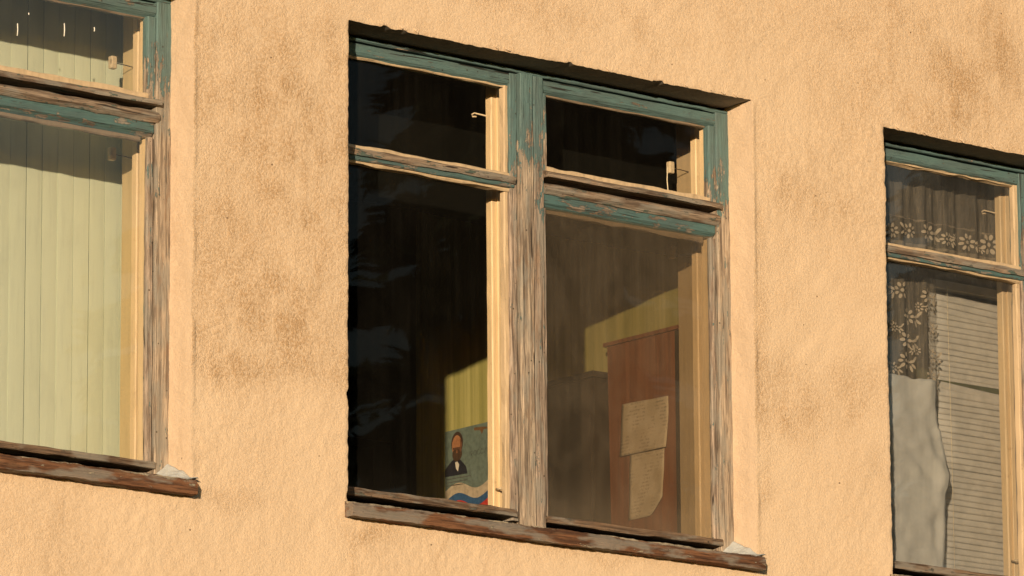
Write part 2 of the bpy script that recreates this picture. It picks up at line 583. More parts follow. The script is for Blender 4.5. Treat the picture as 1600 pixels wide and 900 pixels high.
def reveal(o):
    def strip(along, fixed, horiz, mat, name, drop=0.0, splay=0.0):
        nd = 20
        dj = np.linspace(0, 1, nd)
        A, J = np.meshgrid(along, dj, indexing='ij')
        if horiz:
            x0, z0 = A, np.full_like(A, fixed)
        else:
            x0, z0 = np.full_like(A, fixed), A
        a, b, chip = edge_shift(x0, z0)
        if horiz:
            z1 = z0 + (b * 1.2 + chip if fixed > -.5 else b * .5) * (1 - J) - drop * J
            x1 = x0
            if fixed > -.5:
                z1 = z1 + noise2(x0, J * DEP, .02, 41) * .0012
        else:
            left = abs(fixed - o) < .01
            x1 = x0 + (a - chip if left else a * .5) * (1 - J) + splay * J
            x1 = x1 + (noise2(z0, J * DEP, .05, 42) * .0016 + noise2(z0, J * DEP, .015, 43) * .0007) * np.minimum(1, J * 4)
            z1 = z0
        y0 = relief(x0, z0)
        if horiz and fixed > -.5 or (not horiz and abs(fixed - o) < .01):
            y0 = y0 + .002 + .0015 * noise2(x0, z0, .01, 33)
        if not horiz and abs(fixed - o) > .01:
            y0 = y0 - math.exp(-(4 / 6) ** 2) * .003 * (1 + noise2(x0, z0, .06, 31))
        y1 = y0 * (1 - J) + J * DEP
        return mesh(name, np.stack([x1, y1, z1 + ZT], -1).reshape(-1, 3), grid_faces(len(along), nd), mat, bld, True)
    xa = xs[(xs >= o - eps) & (xs <= o + W + eps)]
    za = zs[(zs >= ZB - eps) & (zs <= eps)]
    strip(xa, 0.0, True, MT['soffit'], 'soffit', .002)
    strip(xa, ZB, True, MT['reveal'], 'sill_bed')
    strip(za, o, False, MT['reveal'], 'reveal')
    strip(za, o + W, False, MT['reveal'], 'reveal', 0, .002)


for o, _ in OPEN:
    reveal(o)

rf = random.Random(9)
for fx, sz in ((.19, .030), (.235, .018), (.52, .020), (.56, .030), (.93, .016), (1.22, .018), (1.36, .032), (1.41, .024), (-.9, .02), (-.62, .025), (2.16, .022), (2.31, .026), (2.44, .018), (2.05, .02)):
    n = 7
    V = []
    for j in range(3):
        for i in range(n):
            u = i / (n - 1) - .5
            V.append((fx + u * sz * (1 - .25 * j), -.001 - .0035 * j * (.6 + .4 * rf.random()) - .001, ZT + .013 + u * -.006 - j * .0048 + rf.uniform(-.0016, .0016)))
    fl = mesh('plaster_flake', V, [tuple(q) for q in grid_faces(3, n).tolist()], MT['stucco'], bld, False)
    fl.modifiers.new('thickness', 'SOLIDIFY').thickness = .0015

# masonry behind the plaster and the rooms
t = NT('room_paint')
light_ripple = t.noise(t.scaled(0, 26, .8), 1, 3, .5)  # upright ripples of light through wavy glass, put into the wall colour
light_ripple2 = t.noise(t.scaled(0, 60, 1.5, (0, 3, 0)), 1, 2, .5)
rc = t.mix(t.ramp(light_ripple, .38, .62), (.235, .215, .065), (.32, .285, .10))
rc = t.mix(t.ramp(light_ripple2, .5, .7, 0, .5), rc, (.18, .17, .05))
MT['room'] = t.done(rc, .7, t.bump(light_ripple, .004, .6))
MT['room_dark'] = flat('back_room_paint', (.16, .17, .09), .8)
MT['floor'] = flat('room_floor', (.10, .06, .035), .6)
OB0, OB1 = -1.36, .03          # masonry opening, relative heights
FLO, CEI = -2.12, .75
pz = lambda a, b: (ZT + a, ZT + b)
edges = [-2.9] + [c for o, _ in OPEN for c in (o - .05, o + 1.522)] + [4.75]
for i in range(0, len(edges), 2):
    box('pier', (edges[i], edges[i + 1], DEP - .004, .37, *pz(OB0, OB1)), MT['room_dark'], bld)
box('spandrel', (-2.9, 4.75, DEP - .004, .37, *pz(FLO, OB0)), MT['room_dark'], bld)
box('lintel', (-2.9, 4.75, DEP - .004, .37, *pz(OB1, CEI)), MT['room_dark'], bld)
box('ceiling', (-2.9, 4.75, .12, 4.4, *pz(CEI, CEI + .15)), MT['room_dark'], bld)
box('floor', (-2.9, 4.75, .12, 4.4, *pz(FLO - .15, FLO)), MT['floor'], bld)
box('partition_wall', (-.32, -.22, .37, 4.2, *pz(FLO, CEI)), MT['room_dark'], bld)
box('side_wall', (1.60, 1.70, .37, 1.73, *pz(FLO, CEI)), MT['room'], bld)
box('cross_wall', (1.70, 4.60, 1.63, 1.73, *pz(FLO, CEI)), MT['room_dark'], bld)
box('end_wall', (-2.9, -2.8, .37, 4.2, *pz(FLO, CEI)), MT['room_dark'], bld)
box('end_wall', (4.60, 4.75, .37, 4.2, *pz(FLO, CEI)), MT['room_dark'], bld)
# back wall with a doorway
DX0, DX1, DTOP = 2.55, 3.43, -.15
box('back_wall', (-2.8, DX0, 4.2, 4.35, *pz(FLO, CEI)), MT['room_dark'], bld)
box('back_wall', (DX1, 4.60, 4.2, 4.35, *pz(FLO, CEI)), MT['room_dark'], bld)
box('back_wall', (DX0, DX1, 4.2, 4.35, *pz(DTOP, CEI)), MT['room_dark'], bld)
MT['trim'] = flat('door_trim', (.30, .28, .18), .6)
MT['door'] = flat('door_leaf', (.05, .035, .025), .6)
fr = empty('door', (0, 0, 0), bld)
box('door_frame', (DX1, DX1 + .075, 4.175, 4.1985, *pz(FLO, DTOP + .085)), MT['trim'], fr)
box('door_frame', (DX0 - .075, DX0, 4.175, 4.1985, *pz(FLO, DTOP + .085)), MT['trim'], fr)
box('door_frame', (DX0, DX1, 4.175, 4.1985, *pz(DTOP, DTOP + .085)), MT['trim'], fr)
box('door_leaf', (DX0 + .003, DX1 - .003, 4.30, 4.34, *pz(FLO, DTOP - .003)), MT['door'], fr)

# ------------------------------------------------------------------ windows
FY = .102                       # front of the outer frame


def window(o, label, gl, lin='lining'):
    w = empty('casement_window', (o, 0, ZT + BASE))
    tag(w, label, 'window', 'windows in the stucco wall', 'thing')
    s = int(o * 10) + 40
    B = lambda name, b, ax, m, par, **k: board(name, b, ax, MT[m], par, seed=s + len(bpy.data.objects) % 97, **k)
    # outer frame
    fr = empty('frame', (0, 0, 0), w)
    B('frame_head', (-.01, W + .01, FY, .165, -.0205, -.010), 'x', 'teal_h', fr)
    box('head_gap', (-.01, W + .01, .140, .164, -.0130, .012), MT['gap'], fr, ORG)
    box('head_light_stop', (-.008, W + .008, .1505, .1640, -.034, -.016), MT['gap'], fr, ORG)  # added backing strip that keeps sun from leaking under the head
    B('frame_jamb', (-.008, .042, FY, .165, ZF + .02, -.021), 'z', 'teal_v', fr)
    B('frame_jamb', (1.4265, W + .008, FY, .165, ZF + .008, -.021), 'z', 'teal_v', fr)
    # mullion: two boards side by side, the joint open
    B('mullion', (.6850, .7335, FY - .010, .165, ZF + .006, -.0215), 'z', 'teal_v', fr, bev=.004, wob=.002)
    B('mullion', (.7375, .776, FY - .003, .1645, ZF + .006, -.0215), 'z', 'teal_v2', fr, bev=.004, wob=.0014)
    box('mullion_gap', (.683, .776, .135, .160, ZF + .008, -.023), MT['gap'], fr, ORG)
    # fixed light on the left, upper and lower
    fx = empty('fixed_sash', (0, 0, 0), w)
    fy = FY + .006
    pr = [(-.062, fy + .014), (-.056, fy + .004), (-.050, fy), (-.0255, fy), (-.0255, .150), (-.062, .150)]
    B('top_rail', (.0425, .656, fy, .150, -.062, -.0255), 'x', 'teal_h', fx, shape=pr)
    B('stile', (.656, .6815, fy - .002, .150, ZF + .024, -.024), 'z', 'teal_v2', fx, wob=.0018)
    B('stile', (.0425, .068, fy - .002, .150, ZF + .024, -.063), 'z', 'teal_v2', fx)
    B('putty_bead', (.068, .655, fy + .010, fy + .024, -.0650, -.0560), 'x', 'putty', fx, wob=.0034)
    B('putty_bead', (.6425, .6620, fy + .008, fy + .026, -.318, -.060), 'z', 'putty', fx, wob=.0022)
    B('putty_bead', (.6425, .6620, fy + .008, fy + .026, ZF + .050, -.355), 'z', 'putty', fx, wob=.0022)
    B('putty_bead', (.066, .658, fy + .001, fy + .0225, -.332, -.313), 'x', 'putty', fx, wob=.0026)
    pt = [(-.346, fy - .012), (-.327, fy - .016), (-.3255, fy - .006), (-.3255, .150), (-.346, .150)]
    B('transom_bar', (.0425, .668, fy - .016, .150, -.346, -.3255), 'x', 'bar', fx, shape=pt, wob=.0022)
    B('transom_bar', (.0425, .668, fy - .006, .149, -.3585, -.340), 'x', 'teal_w', fx, wob=.0016)
    B('putty_bead', (.0425, .658, fy + .002, fy + .0235, -.3650, -.3530), 'x', 'putty', fx, wob=.0028)
    B('bottom_rail', (.0425, .664, fy - .014, .150, ZF + .032, ZF + .055), 'x', 'dark_rail', fx, wob=.002)
    box('rail_gap', (.0425, .682, .1505, .165, ZF - .004, ZF + .045), MT['gap'], fx, ORG)
    box('pane', (.060, .650, fy + .024, fy + .028, -.332, -.055), gl[0], fx, ORG)
    box('pane', (.060, .650, fy + .024, fy + .028, ZF + .04, -.352), gl[1], fx, ORG)
    # opening light on the right: transom sash
    ts = empty('transom_sash', (0, 0, 0), w)
    ty = FY + .003
    pr2 = [(-.064, ty + .014), (-.058, ty + .006), (-.052, ty), (-.0260, ty), (-.0260, .150), (-.064, .150)]
    B('top_rail', (.7775, 1.4255, ty, .150, -.064, -.0260), 'x', 'teal_h', ts, shape=pr2)
    B('stile', (1.3985, 1.4255, ty - .001, .1275, -.292, -.0645), 'z', 'teal_v', ts)
    B('stile_back', (1.4045, 1.4253, .1277, .1495, -.292, -.066), 'z', 'cream', ts, wob=.0008)
    B('stile', (.7775, .790, ty - .001, .150, -.292, -.0645), 'z', 'teal_v', ts)
    B('putty_bead', (.791, 1.398, ty + .015, ty + .0255, -.0690, -.0580), 'x', 'bead', ts, wob=.002)
    B('putty_bead', (.7840, .797, ty + .010, ty + .0257, -.284, -.062), 'z', 'putty', ts, wob=.002)
    B('putty_bead', (.788, 1.400, ty - .002, ty + .0253, -.298, -.278), 'x', 'putty', ts, wob=.003)
    pd = [(-.311, ty - .020), (-.298, ty - .020), (-.2915, ty - .004), (-.2915, .150), (-.311, .150)]
    B('bottom_rail', (.7775, 1.4335, ty - .020, .150, -.311, -.2915), 'x', 'bar', ts, shape=pd, wob=.002)
    box('pane', (.783, 1.405, ty + .014, ty + .018, -.296, -.056), gl[2], ts, ORG)
    # rail between, then the tall casement
    box('transom_gap', (.7765, 1.4265, .1505, .165, -.335, -.300), MT['gap'], fr, ORG)
    pm = [(-.3575, FY + .001), (-.345, FY - .010), (-.332, FY - .008), (-.325, FY + .004), (-.325, .150), (-.3575, .150)]
    B('transom_bar', (.7765, 1.432, FY - .010, .150, -.358, -.325), 'x', 'bar', fr, shape=pm, wob=.002)
    cs = empty('casement_sash', (0, 0, 0), w)
    cy = FY + .005
    pr3 = [(-.397, cy + .014), (-.388, cy + .006), (-.382, cy), (-.350, cy), (-.350, .149), (-.397, .149)]
    B('top_rail', (.7775, 1.421, cy, .149, -.397, -.350), 'x', 'teal_w', cs, shape=pr3)
    B('stile', (1.4015, 1.4215, cy - .001, .1195, ZF + .050, -.398), 'z', 'teal_v2', cs, wob=.0014)
    B('stile_back', (1.4065, 1.4213, .1197, .1495, ZF + .052, -.399), 'z', 'cream', cs, wob=.0008)
    B('stile', (.7775, .788, cy - .001, .150, ZF + .050, -.398), 'z', 'teal_v2', cs)
    B('putty_bead', (.7885, 1.3880, cy + .015, cy + .0275, -.4085, -.3900), 'x', 'bead', cs, wob=.0026)
    B('bottom_rail', (.7775, 1.426, cy - .012, .150, ZF + .030, ZF + .0495), 'x', 'dark_rail', cs, wob=.0016)
    box('rail_gap', (.7775, 1.426, .1505, .165, ZF - .004, ZF + .042), MT['gap'], cs, ORG)
    box('pane', (.783, 1.4065, cy + .0075, cy + .0115, ZF + .044, -.392), gl[3], cs, ORG)
    # inner box: linings, stops and the inner mullion
    inn = empty('inner_frame', (0, 0, 0), w)
    B('lining_board', (1.500, 1.521, .166, .363, OB0 + .012, OB1 - .022), 'z', lin, inn, wob=.0006)
    B('lining_board', (-.049, -.028, .166, .363, OB0 + .012, OB1 - .022), 'z', lin, inn, wob=.0006)
    B('lining_board', (-.049, 1.521, .166, .363, OB1 - .021, OB1 - .002), 'x', 'lining', inn, wob=.0006)
    B('inner_sill', (-.049, 1.521, .166, .47, OB0 + .001, OB0 + .0115), 'x', 'lining', inn, wob=.0006)
    B('stop_bead', (1.437, 1.4995, .205, .228, OB0 + .012, OB1 - .022), 'z', 'cream', inn, wob=.0008)
    B('stop_bead', (1.459, 1.4995, .2285, .240, OB0 + .012, OB1 - .022), 'z', 'cream', inn, wob=.0008)
    B('stop_bead', (-.0275, .035, .205, .235, OB0 + .012, OB1 - .022), 'z', 'cream', inn, wob=.0008)
    B('inner_mullion', (.664, .812, .198, .222, OB0 + .012, OB1 - .022), 'z', 'cream', inn, wob=.0008)
    B('inner_mullion', (.681, .712, .192, .1975, OB0 + .012, OB1 - .022), 'z', 'cream', inn, wob=.0008)
    # outer sill
    sl = [(-1.3830, -.036), (-1.3590, -.0385), (-1.3555, -.0380), (-1.3435, -.0270), (-1.3220, .100), (-1.350, .100), (-1.3835, .003)]
    sill = board('window_sill', (-.012, 1.470, -.0385, .100, -1.3835, -1.3220), 'x', MT['sill'], w, shape=sl, wob=.0018, seed=s, seg=.007, fine=.0016)
    # mortar packed into the corner between the sill's end and the reveal
    nu, nv = 20, 22
    U, Vv = np.meshgrid(np.linspace(0, 1, nu), np.linspace(0, 1, nv), indexing='ij')
    mx = 1.414 + .062 * U + .010 * (1 - U) * Vv
    my = -.032 + .134 * Vv
    st = -1.3445 + .0215 * Vv
    top = st - .002 + (.007 + .042 * Vv ** 1.3) * np.clip(U, 0, 1) ** .75 * np.clip((1.03 - U) * 12, 0, 1)
    top = top + (noise2(mx, my, .012, 51) * .0028 + noise2(mx, my, .03, 52) * .005) * np.clip(U * 5, 0, 1)
    mesh('mortar', np.stack([mx, my, top], -1).reshape(-1, 3), grid_faces(nu, nv), MT['mortar'], sill, True, ORG)
    # latches on the inner lining
    for zc in (-.150, -.405):
        la = empty('latch', (0, 0, 0), w)
        vb, fb = box_vf(1.412, 1.432, .292, .310, zc - .018, zc + .018)
        hb = mesh('latch_block', vb, fb, MT['metal'], la, False, ORG)
        bvm = hb.modifiers.new('bevel', 'BEVEL'); bvm.width = .004; bvm.segments = 2
        tube('latch_arm', [(1.430, .301, zc), (1.468, .306, zc + .001), (1.503, .310, zc)], .0013, MT['bark0'], la)
    hk = empty('hook', (0, 0, 0), w)
    tube('hook_wire', [(.668, .215, -.128), (.655, .235, -.120), (.640, .245, -.116), (.632, .247, -.121), (.634, .245, -.127), (.644, .24, -.127)], .0024, MT['wire'], hk)
    cl = empty('clasp', (0, 0, 0), w)
    tube('clasp_arm', [(.670, .192, -1.205), (.664, .168, -1.207), (.678, .166, -1.203)], .0035, MT['wire'], cl)
    return w, sill


wl, _ = window(-P, 'weathered window with pale green vertical blind behind its panes', (MT['glass_film'],) * 4)
wm, _ = window(0.0, 'weathered teal window in the middle, its dark room and pinned papers showing', (MT['glass'], MT['glass'], MT['glass'], MT['glass_dusty']), 'lining_dark')
wr, _ = window(P, 'weathered window with lace curtain and slatted blind behind its panes', (MT['glass_grey'],) * 4)

# string hanging from the latch of the middle transom
tube('latch_string', [(1.410, .30, -.150), (1.406, .298, -.190), (1.410, .297, -.24), (1.420, .297, -.285)], .0016, MT['string'], wm)

# ------------------------------------------------------------------ left window: vertical blind
MT['slat'] = cloth('blind_fabric', (.71, .77, .60), .25, 0, 700, .20)
vb = empty('vertical_blind', (-P + .735, .43, ZT - 1.55))
tag(vb, 'pale green vertical fabric blind drawn across the window', 'blind')
vorg = (-P + .735, .43, -1.55)
box('headrail', (-P - .15, -P + 1.68, .405, .455, .06, .10), MT['trim'], vb, vorg)
sp, k = .0517, 0
xk = -.4025
while xk > -P - .12:
    nn = 5
    V, f = [], []
    wd = .0518
    rr = random.Random(k)
    ang = R(2.0 + rr.uniform(-1.6, 1.6)); jog = rr.uniform(-.0006, .0006)
    for z in (-1.52, .058):
        for side in (0, 1):
            for i in range(nn):
                u = i / (nn - 1) - .5
                bow = -.0008 * (1 - 4 * u * u)
                V.append((xk - wd / 2 + u * wd * math.cos(ang) + jog, .43 + u * wd * math.sin(ang) + bow + side * .0008, z))
    for i in range(nn - 1):
        f += [(i, i + 1, 2 * nn + i + 1, 2 * nn + i), (nn + i, 3 * nn + i, 3 * nn + i + 1, nn + i + 1)]
        f += [(i, nn + i, nn + i + 1, i + 1), (2 * nn + i, 2 * nn + i + 1, 3 * nn + i + 1, 3 * nn + i)]
    f += [(0, 2 * nn, 3 * nn, nn), (nn - 1, 2 * nn - 1, 4 * nn - 1, 3 * nn - 1)]
    mesh('slat', V, f, MT['slat'], vb, False, vorg)
    xk -= sp; k += 1

# ------------------------------------------------------------------ right window: lace, sheet, slatted blind
MT['lace'] = cloth('lace_net', (.34, .30, .24), .25, .60, 500, .3)
MT['lace_flower'] = cloth('lace_flower', (.50, .43, .33), .2, 0, 900, .2)
lorg = (P + .4, .24, -.72)
lc = empty('lace_curtain', (P + .4, .24, ZT - .72))
tag(lc, 'old flowered lace curtain hung across the top of the window', 'curtain')


def fold(x):
    return .243 + .007 * np.sin(x * 62) + .004 * np.sin(x * 143 + 1.2)


def lace_piece(name, x0, x1, z0, z1):
    ax = np.linspace(x0, x1, int((x1 - x0) / .006)); az = np.linspace(z0, z1, 24)
    A, B_ = np.meshgrid(ax, az, indexing='ij')
    yy = fold(A - P) + .003 * noise2(A, B_, .1, 61)
    return mesh(name, np.stack([A, yy, B_], -1).reshape(-1, 3), grid_faces(len(ax), len(az)), MT['lace'], lc, True, lorg)


lace_piece('net', P - .02, P + .80, -.352, .0)
lace_piece('net', P - .02, P + .435, -.72, -.3525)


MT['lace_band'] = cloth('lace_band', (.34, .29, .22), .25, .35, 400, .2)


def lace_band(x0, x1, z0, z1, wav):
    ax = np.linspace(x0, x1, int((x1 - x0) / .005)); az = np.linspace(0, 1, 4)
    A, B_ = np.meshgrid(ax, az, indexing='ij')
    zz = z0 + (z1 - z0) * B_ + wav * np.sin(A * 90) * (1 - B_)
    return mesh('band', np.stack([A, fold(A - P) - .0022, zz], -1).reshape(-1, 3), grid_faces(len(ax), 4), MT['lace_band'], lc, True, lorg)


lace_band(P - .02, P + .80, -.275, -.262, .004)
lace_band(P - .02, P + .80, -.190, -.186, .003)
lace_band(P + .18, P + .435, -.716, -.700, .004)
for bx in (.24, .345, .43):
    lace_band(P + bx, P + bx + .007, -.70, -.36, 0)


def flower(cx, cz, r, leafdir, rnd):
    V, f = [], []

    def blob(px, pz, a, b_, th):
        i = len(V); n = 9
        V.append((px, fold(px - P) - .004, pz))
        for q in range(n):
            t = 2 * math.pi * q / n
            dx = math.cos(t) * a; dz = math.sin(t) * b_
            qx = px + dx * math.cos(th) - dz * math.sin(th); qz = pz + dx * math.sin(th) + dz * math.cos(th)
            V.append((qx, fold(qx - P) - .004, qz))
        for q in range(n):
            f.append((i, i + 1 + q, i + 1 + (q + 1) % n))
    n = 8
    for q in range(n):
        t = 2 * math.pi * q / n + rnd
        blob(cx + math.cos(t) * r * .74, cz + math.sin(t) * r * .74, r * .30, r * .19, t)
    blob(cx, cz, r * .22, r * .22, 0)
    for dx, dz, th in ((1.35, .1, .3), (1.75, .45, .9), (1.6, -.45, -.7), (1.25, -.75, -1.2)):
        blob(cx + leafdir * dx * r, cz + dz * r, r * .42, r * .17, th if leafdir > 0 else math.pi - th)
    mesh('flower', V, f, MT['lace_flower'], lc, True, lorg)


rr = random.Random(3)
for (fx_, fz_, r_, d_) in [(.250, -.234, .020, -1), (.325, -.224, .020, -1), (.395, -.221, .023, 1), (.470, -.232, .019, 1), (.560, -.229, .023, 1),
                           (.655, -.222, .024, 1), (.28, -.415, .020, -1), (.385, -.42, .019, 1), (.31, -.490, .021, 1), (.40, -.515, .016, 1),
                           (.298, -.565, .022, 1), (.405, -.600, .017, 1), (.290, -.630, .022, 1), (.395, -.665, .018, 1), (.335, -.330, .016, -1), (.215, -.225, .016, 1), (.51, -.222, .012, -1), (.61, -.238, .012, 1), (.355, -.455, .011, 1), (.25, -.53, .014, 1), (.345, -.59, .011, -1), (.24, -.655, .015, 1)]:
    flower(P + fx_, fz_, r_ * rr.uniform(1.1, 1.35), d_, rr.random())

MT['sheet'] = cloth('grey_sheet', (.56, .565, .54), .12, 0, 600, .5)
shx = lambda z: np.interp(z, [-1.34, -1.26, -1.06, -.97, -.86, -.80, -.69], [.385, .392, .405, .428, .395, .378, .382])
az = np.linspace(-1.335, -.690, 60); au = np.linspace(0, 1, 40)
A, B_ = np.meshgrid(au, az, indexing='ij')
sx = P + .02 + (shx(B_) - .02) * A
ztop = B_ + np.where(B_ > -.72, noise2(sx, B_, .03, 71) * .004, 0)
rx = sx - P
sy = .196 + .0025 * noise2(sx + B_ * .35, B_ * .4, .055, 72) + .0018 * np.sin((rx * 1.5 + B_ * .5) * 40) * np.clip((B_ + 1.2) * 1.6, .1, 1)
sy = sy + .010 * np.clip(1 - np.abs(rx - shx(B_) + .03) / .03, 0, 1) * np.sin(B_ * 21 + .6) + .003 * noise2(sx, B_, .03, 73)
sy = sy + .005 * np.exp(-((rx * .8 + B_ + .70) / .018) ** 2) - .004 * np.exp(-((rx * .45 - B_ - 1.02) / .014) ** 2)
v0 = np.stack([sx, sy, ztop], -1).reshape(-1, 3)
fq = grid_faces(40, 60)
sorg = (P + .2, .196, -1.335)
sh = mesh('hanging_sheet', v0, fq, MT['sheet'], None, True, sorg)
sh.location = (P + .2, .196, ZT - 1.335)
so = sh.modifiers.new('thickness', 'SOLIDIFY'); so.thickness = .0015
tag(sh, 'grey cloth sheet hung inside the lower part of the lace window', 'cloth')

MT['vslat'] = flat('blind_slat', (.50, .485, .44), .6, .35, 22)
vn = empty('slatted_blind', (P + .75, .305, ZT - 1.33))
tag(vn, 'cream horizontal slatted blind with broken slats beside the grey sheet', 'blind')
norg = (P + .75, .305, -1.33)


def vslat_mesh(x0, x1, zc, tilt0, tilt1, sag=0.0, seed=0, wslat=.0245):
    n = 12
    V, f = [], []
    for i in range(n):
        u = i / (n - 1)
        x = x0 + (x1 - x0) * u
        tl = tilt0 + (tilt1 - tilt0) * u
        zz = zc + sag * math.sin(math.pi * u) + .0009 * math.sin(9 * u + seed)
        for j in range(4):
            q = j / 3 - .5
            crown = .0008 * (1 - 4 * q * q)
            V.append((x, .305 + q * wslat * math.cos(tl) - crown * math.sin(tl), zz + q * wslat * math.sin(tl) + crown * math.cos(tl)))
    for i in range(n - 1):
        for j in range(3):
            a = i * 4 + j
            f.append((a, a + 1, a + 5, a + 4))
    o = mesh('slat', V, f, MT['vslat'], vn, True, norg)
    md = o.modifiers.new('thickness', 'SOLIDIFY'); md.thickness = .0006
    return o


z = -.392
i = 0
rs = random.Random(5)
while z > -1.325:
    tl = R(78 + rs.uniform(-5, 5))
    x0 = P + .452 + rs.uniform(0, .006) + (.03 if -.76 > z > -.9 else 0)
    if abs(z + .655) < .010:      # the broken place: slats sprung apart
        vslat_mesh(x0, P + 1.38, z + .006, tl, tl - .5, .003, i)
        vslat_mesh(x0 - .004, P + 1.38, z - .018, tl + .5, tl, -.016, i)
        z -= .040
    else:
        vslat_mesh(x0, P + 1.38, z, tl, tl + rs.uniform(-.12, .12), rs.uniform(-.003, .001) - (.012 if i < 3 else 0), i)
        z -= .0182 + rs.uniform(-.0012, .0012)
    i += 1
box('headrail', (P + .45, P + 1.39, .29, .325, -.37, -.345), MT['vslat'], vn, norg)
for xx in (.52, .98, 1.3):
    tube('ladder_cord', [(P + xx, .290, -.36), (P + xx + .004, .289, -.85), (P + xx + .006, .290, -1.32)], .0009, MT['string'], vn, norg)

# ------------------------------------------------------------------ the middle room's contents
t = NT('panel_veneer')
gr = t.noise(t.scaled(4, 40, 1.6), 1, 5, .6, .4)
MT['veneer'] = t.done(t.mix(t.ramp(gr, .35, .7), (.20, .075, .032), (.115, .042, .02)), .45, None, .4)
MT['dark_wood'] = flat('dark_cabinet_wood', (.030, .021, .014), .5, .3, 14)
pn = empty('wooden_panel', (1.56, .575, ZT + FLO))
tag(pn, 'reddish brown wooden panel holding two papers beside the lit wall', 'panel')
porg = (1.56, .575, FLO)
v, f = box_vf(1.540, 1.590, .408, .735, FLO, -.600)
v = [(x, y - (.03 if (y > .6 and z_ < -1.5) else 0), z_) for x, y, z_ in v]
mesh('board', v, f, MT['veneer'], pn, False, porg)
box('top_cap', (1.533, 1.594, .404, .747, -.5995, -.588), MT['veneer'], pn, porg)
box('edge_shade', (1.537, 1.5395, .408, .424, FLO + .01, -.602), MT['dark_wood'], pn, porg)  # dark strip standing in for the panel's shaded near edge


def paper_mat(name, seed):
    t = NT(name)
    cells = t.n('TexBrick')
    mp = t.n('Mapping'); mp.inputs['Rotation'].default_value = (0, 0, 0)
    sx_ = t.n('SeparateXYZ'); t.put(sx_.inputs[0], t.pos())
    cb = t.n('CombineXYZ'); t.put(cb.inputs[0], sx_.outputs[1]); t.put(cb.inputs[1], sx_.outputs[2])
    rows = t.math('GREATER_THAN', t.math('FRACT', t.math('MULTIPLY', sx_.outputs[2], 95)), .5)
    words = t.ramp(t.noise(t.scaled(0, 170, 95, (seed, 0, 0)), 1, 2), .47, .53)
    block = t.ramp(t.noise(t.scaled(0, 26, 12, (seed, 2, 5)), 1, 1), .47, .56)
    ink = t.math('MULTIPLY', t.math('MULTIPLY', rows, words), t.math('MULTIPLY', block, .45))
    age = t.mix(t.ramp(t.noise(t.pos(), 14, 4), .35, .7), (.46, .385, .275), (.36, .29, .19))
    return t.done(t.mix(ink, age, (.10, .075, .05)), .85)


def paper(label, corners, mat, curl):
    """a sheet on the panel: corners (y, z) top-far, top-near, bottom-near, bottom-far"""
    n, m = 16, 18
    c = [Vector((0, a, b)) for a, b in corners]
    V = []
    for i in range(n):
        u = i / (n - 1)
        for j in range(m):
            q = j / (m - 1)
            p = (c[0] * (1 - u) + c[1] * u) * (1 - q) + (c[3] * (1 - u) + c[2] * u) * q
            lift = .0012 + curl * (q ** 3) * (.4 + .6 * u) + .0015 * (math.sin(u * 5 + q * 4) ** 2)
            V.append((1.5395 - lift, p.y, p.z))
    o = mesh('paper_sheet', V, [tuple(q) for q in grid_faces(n, m).tolist()], mat, None, True, (1.54, .56, corners[2][1]))
    o.location = (1.54, .56, ZT + corners[2][1])
    md = o.modifiers.new('thickness', 'SOLIDIFY'); md.thickness = .0004
    tag(o, label, 'paper', 'papers pinned to the brown panel')
    return o


paper('upper yellowed printed paper pinned to the brown panel', [(.668, -.785), (.456, -.792), (.459, -.945), (.676, -.942)], paper_mat('printed_paper', 1.7), .010)
# the lower sheet has its near bottom corner torn off
n, m = 14, 20
V = []
for i in range(n):
    u = i / (n - 1)
    for j in range(m):
        q = j / (m - 1)
        y = .634 + (.476 - .634) * u + (.008 * q)
        zl = -1.138 + max(0, (u - .62) / .38) ** 1.3 * .05
        zz = -.938 + (zl + .938) * q
        V.append((1.5395 - .001 - .004 * q * q * u - .0012 * math.sin(u * 7 + q * 5) ** 2, y, zz))
lp = mesh('paper_sheet', V, [tuple(q) for q in grid_faces(n, m).tolist()], paper_mat('printed_paper_lower', 6.1), None, True, (1.54, .55, -1.14))
lp.location = (1.54, .55, ZT - 1.14)
lp.modifiers.new('thickness', 'SOLIDIFY').thickness = .0004
tag(lp, 'lower paper with clipped corner hanging under the upper printed paper', 'paper', 'papers pinned to the brown panel')

cb = empty('dark_cabinet', (1.55, .97, ZT + FLO))
tag(cb, 'dark brown low cabinet standing beyond the reddish panel', 'cabinet')
corg = (1.55, .97, FLO)
box('body', (1.512, 1.597, .765, 1.20, FLO, -.69), MT['dark_wood'], cb, corg)
box('cabinet_top', (1.500, 1.598, .755, 1.21, -.6895, -.672), MT['dark_wood'], cb, corg)
box('door', (1.503, 1.5115, .775, .978, FLO + .06, -.80), MT['dark_wood'], cb, corg)
box('door', (1.503, 1.5115, .984, 1.19, FLO + .06, -.80), MT['dark_wood'], cb, corg)

# poster on the side wall
po = empty('wall_poster', (1.599, 1.40, ZT - 1.20))
tag(po, 'printed poster with a portrait and striped flag on the sunlit yellow wall', 'poster')
oorg = (1.599, 1.40, -1.20)


def ply(name, pts, lift, mat):
    """flat printed shape on the poster, pts as (y, z)"""
    return mesh(name, [(1.5985 - lift, y, z) for y, z in pts], [tuple(range(len(pts)))], mat, po, False, oorg)


INK = lambda n, c: flat('print_' + n, c, .5, .55, 75)
pap = INK('sky', (.115, .145, .115))
box('paper', (1.5962, 1.5985, 1.17, 1.583, -1.16, -.722), pap, po, oorg)
L0 = .0026


def ell(cy_, cz_, a, b_, n=20):
    return [(cy_ + a * math.cos(2 * math.pi * i / n), cz_ + b_ * math.sin(2 * math.pi * i / n)) for i in range(n)]


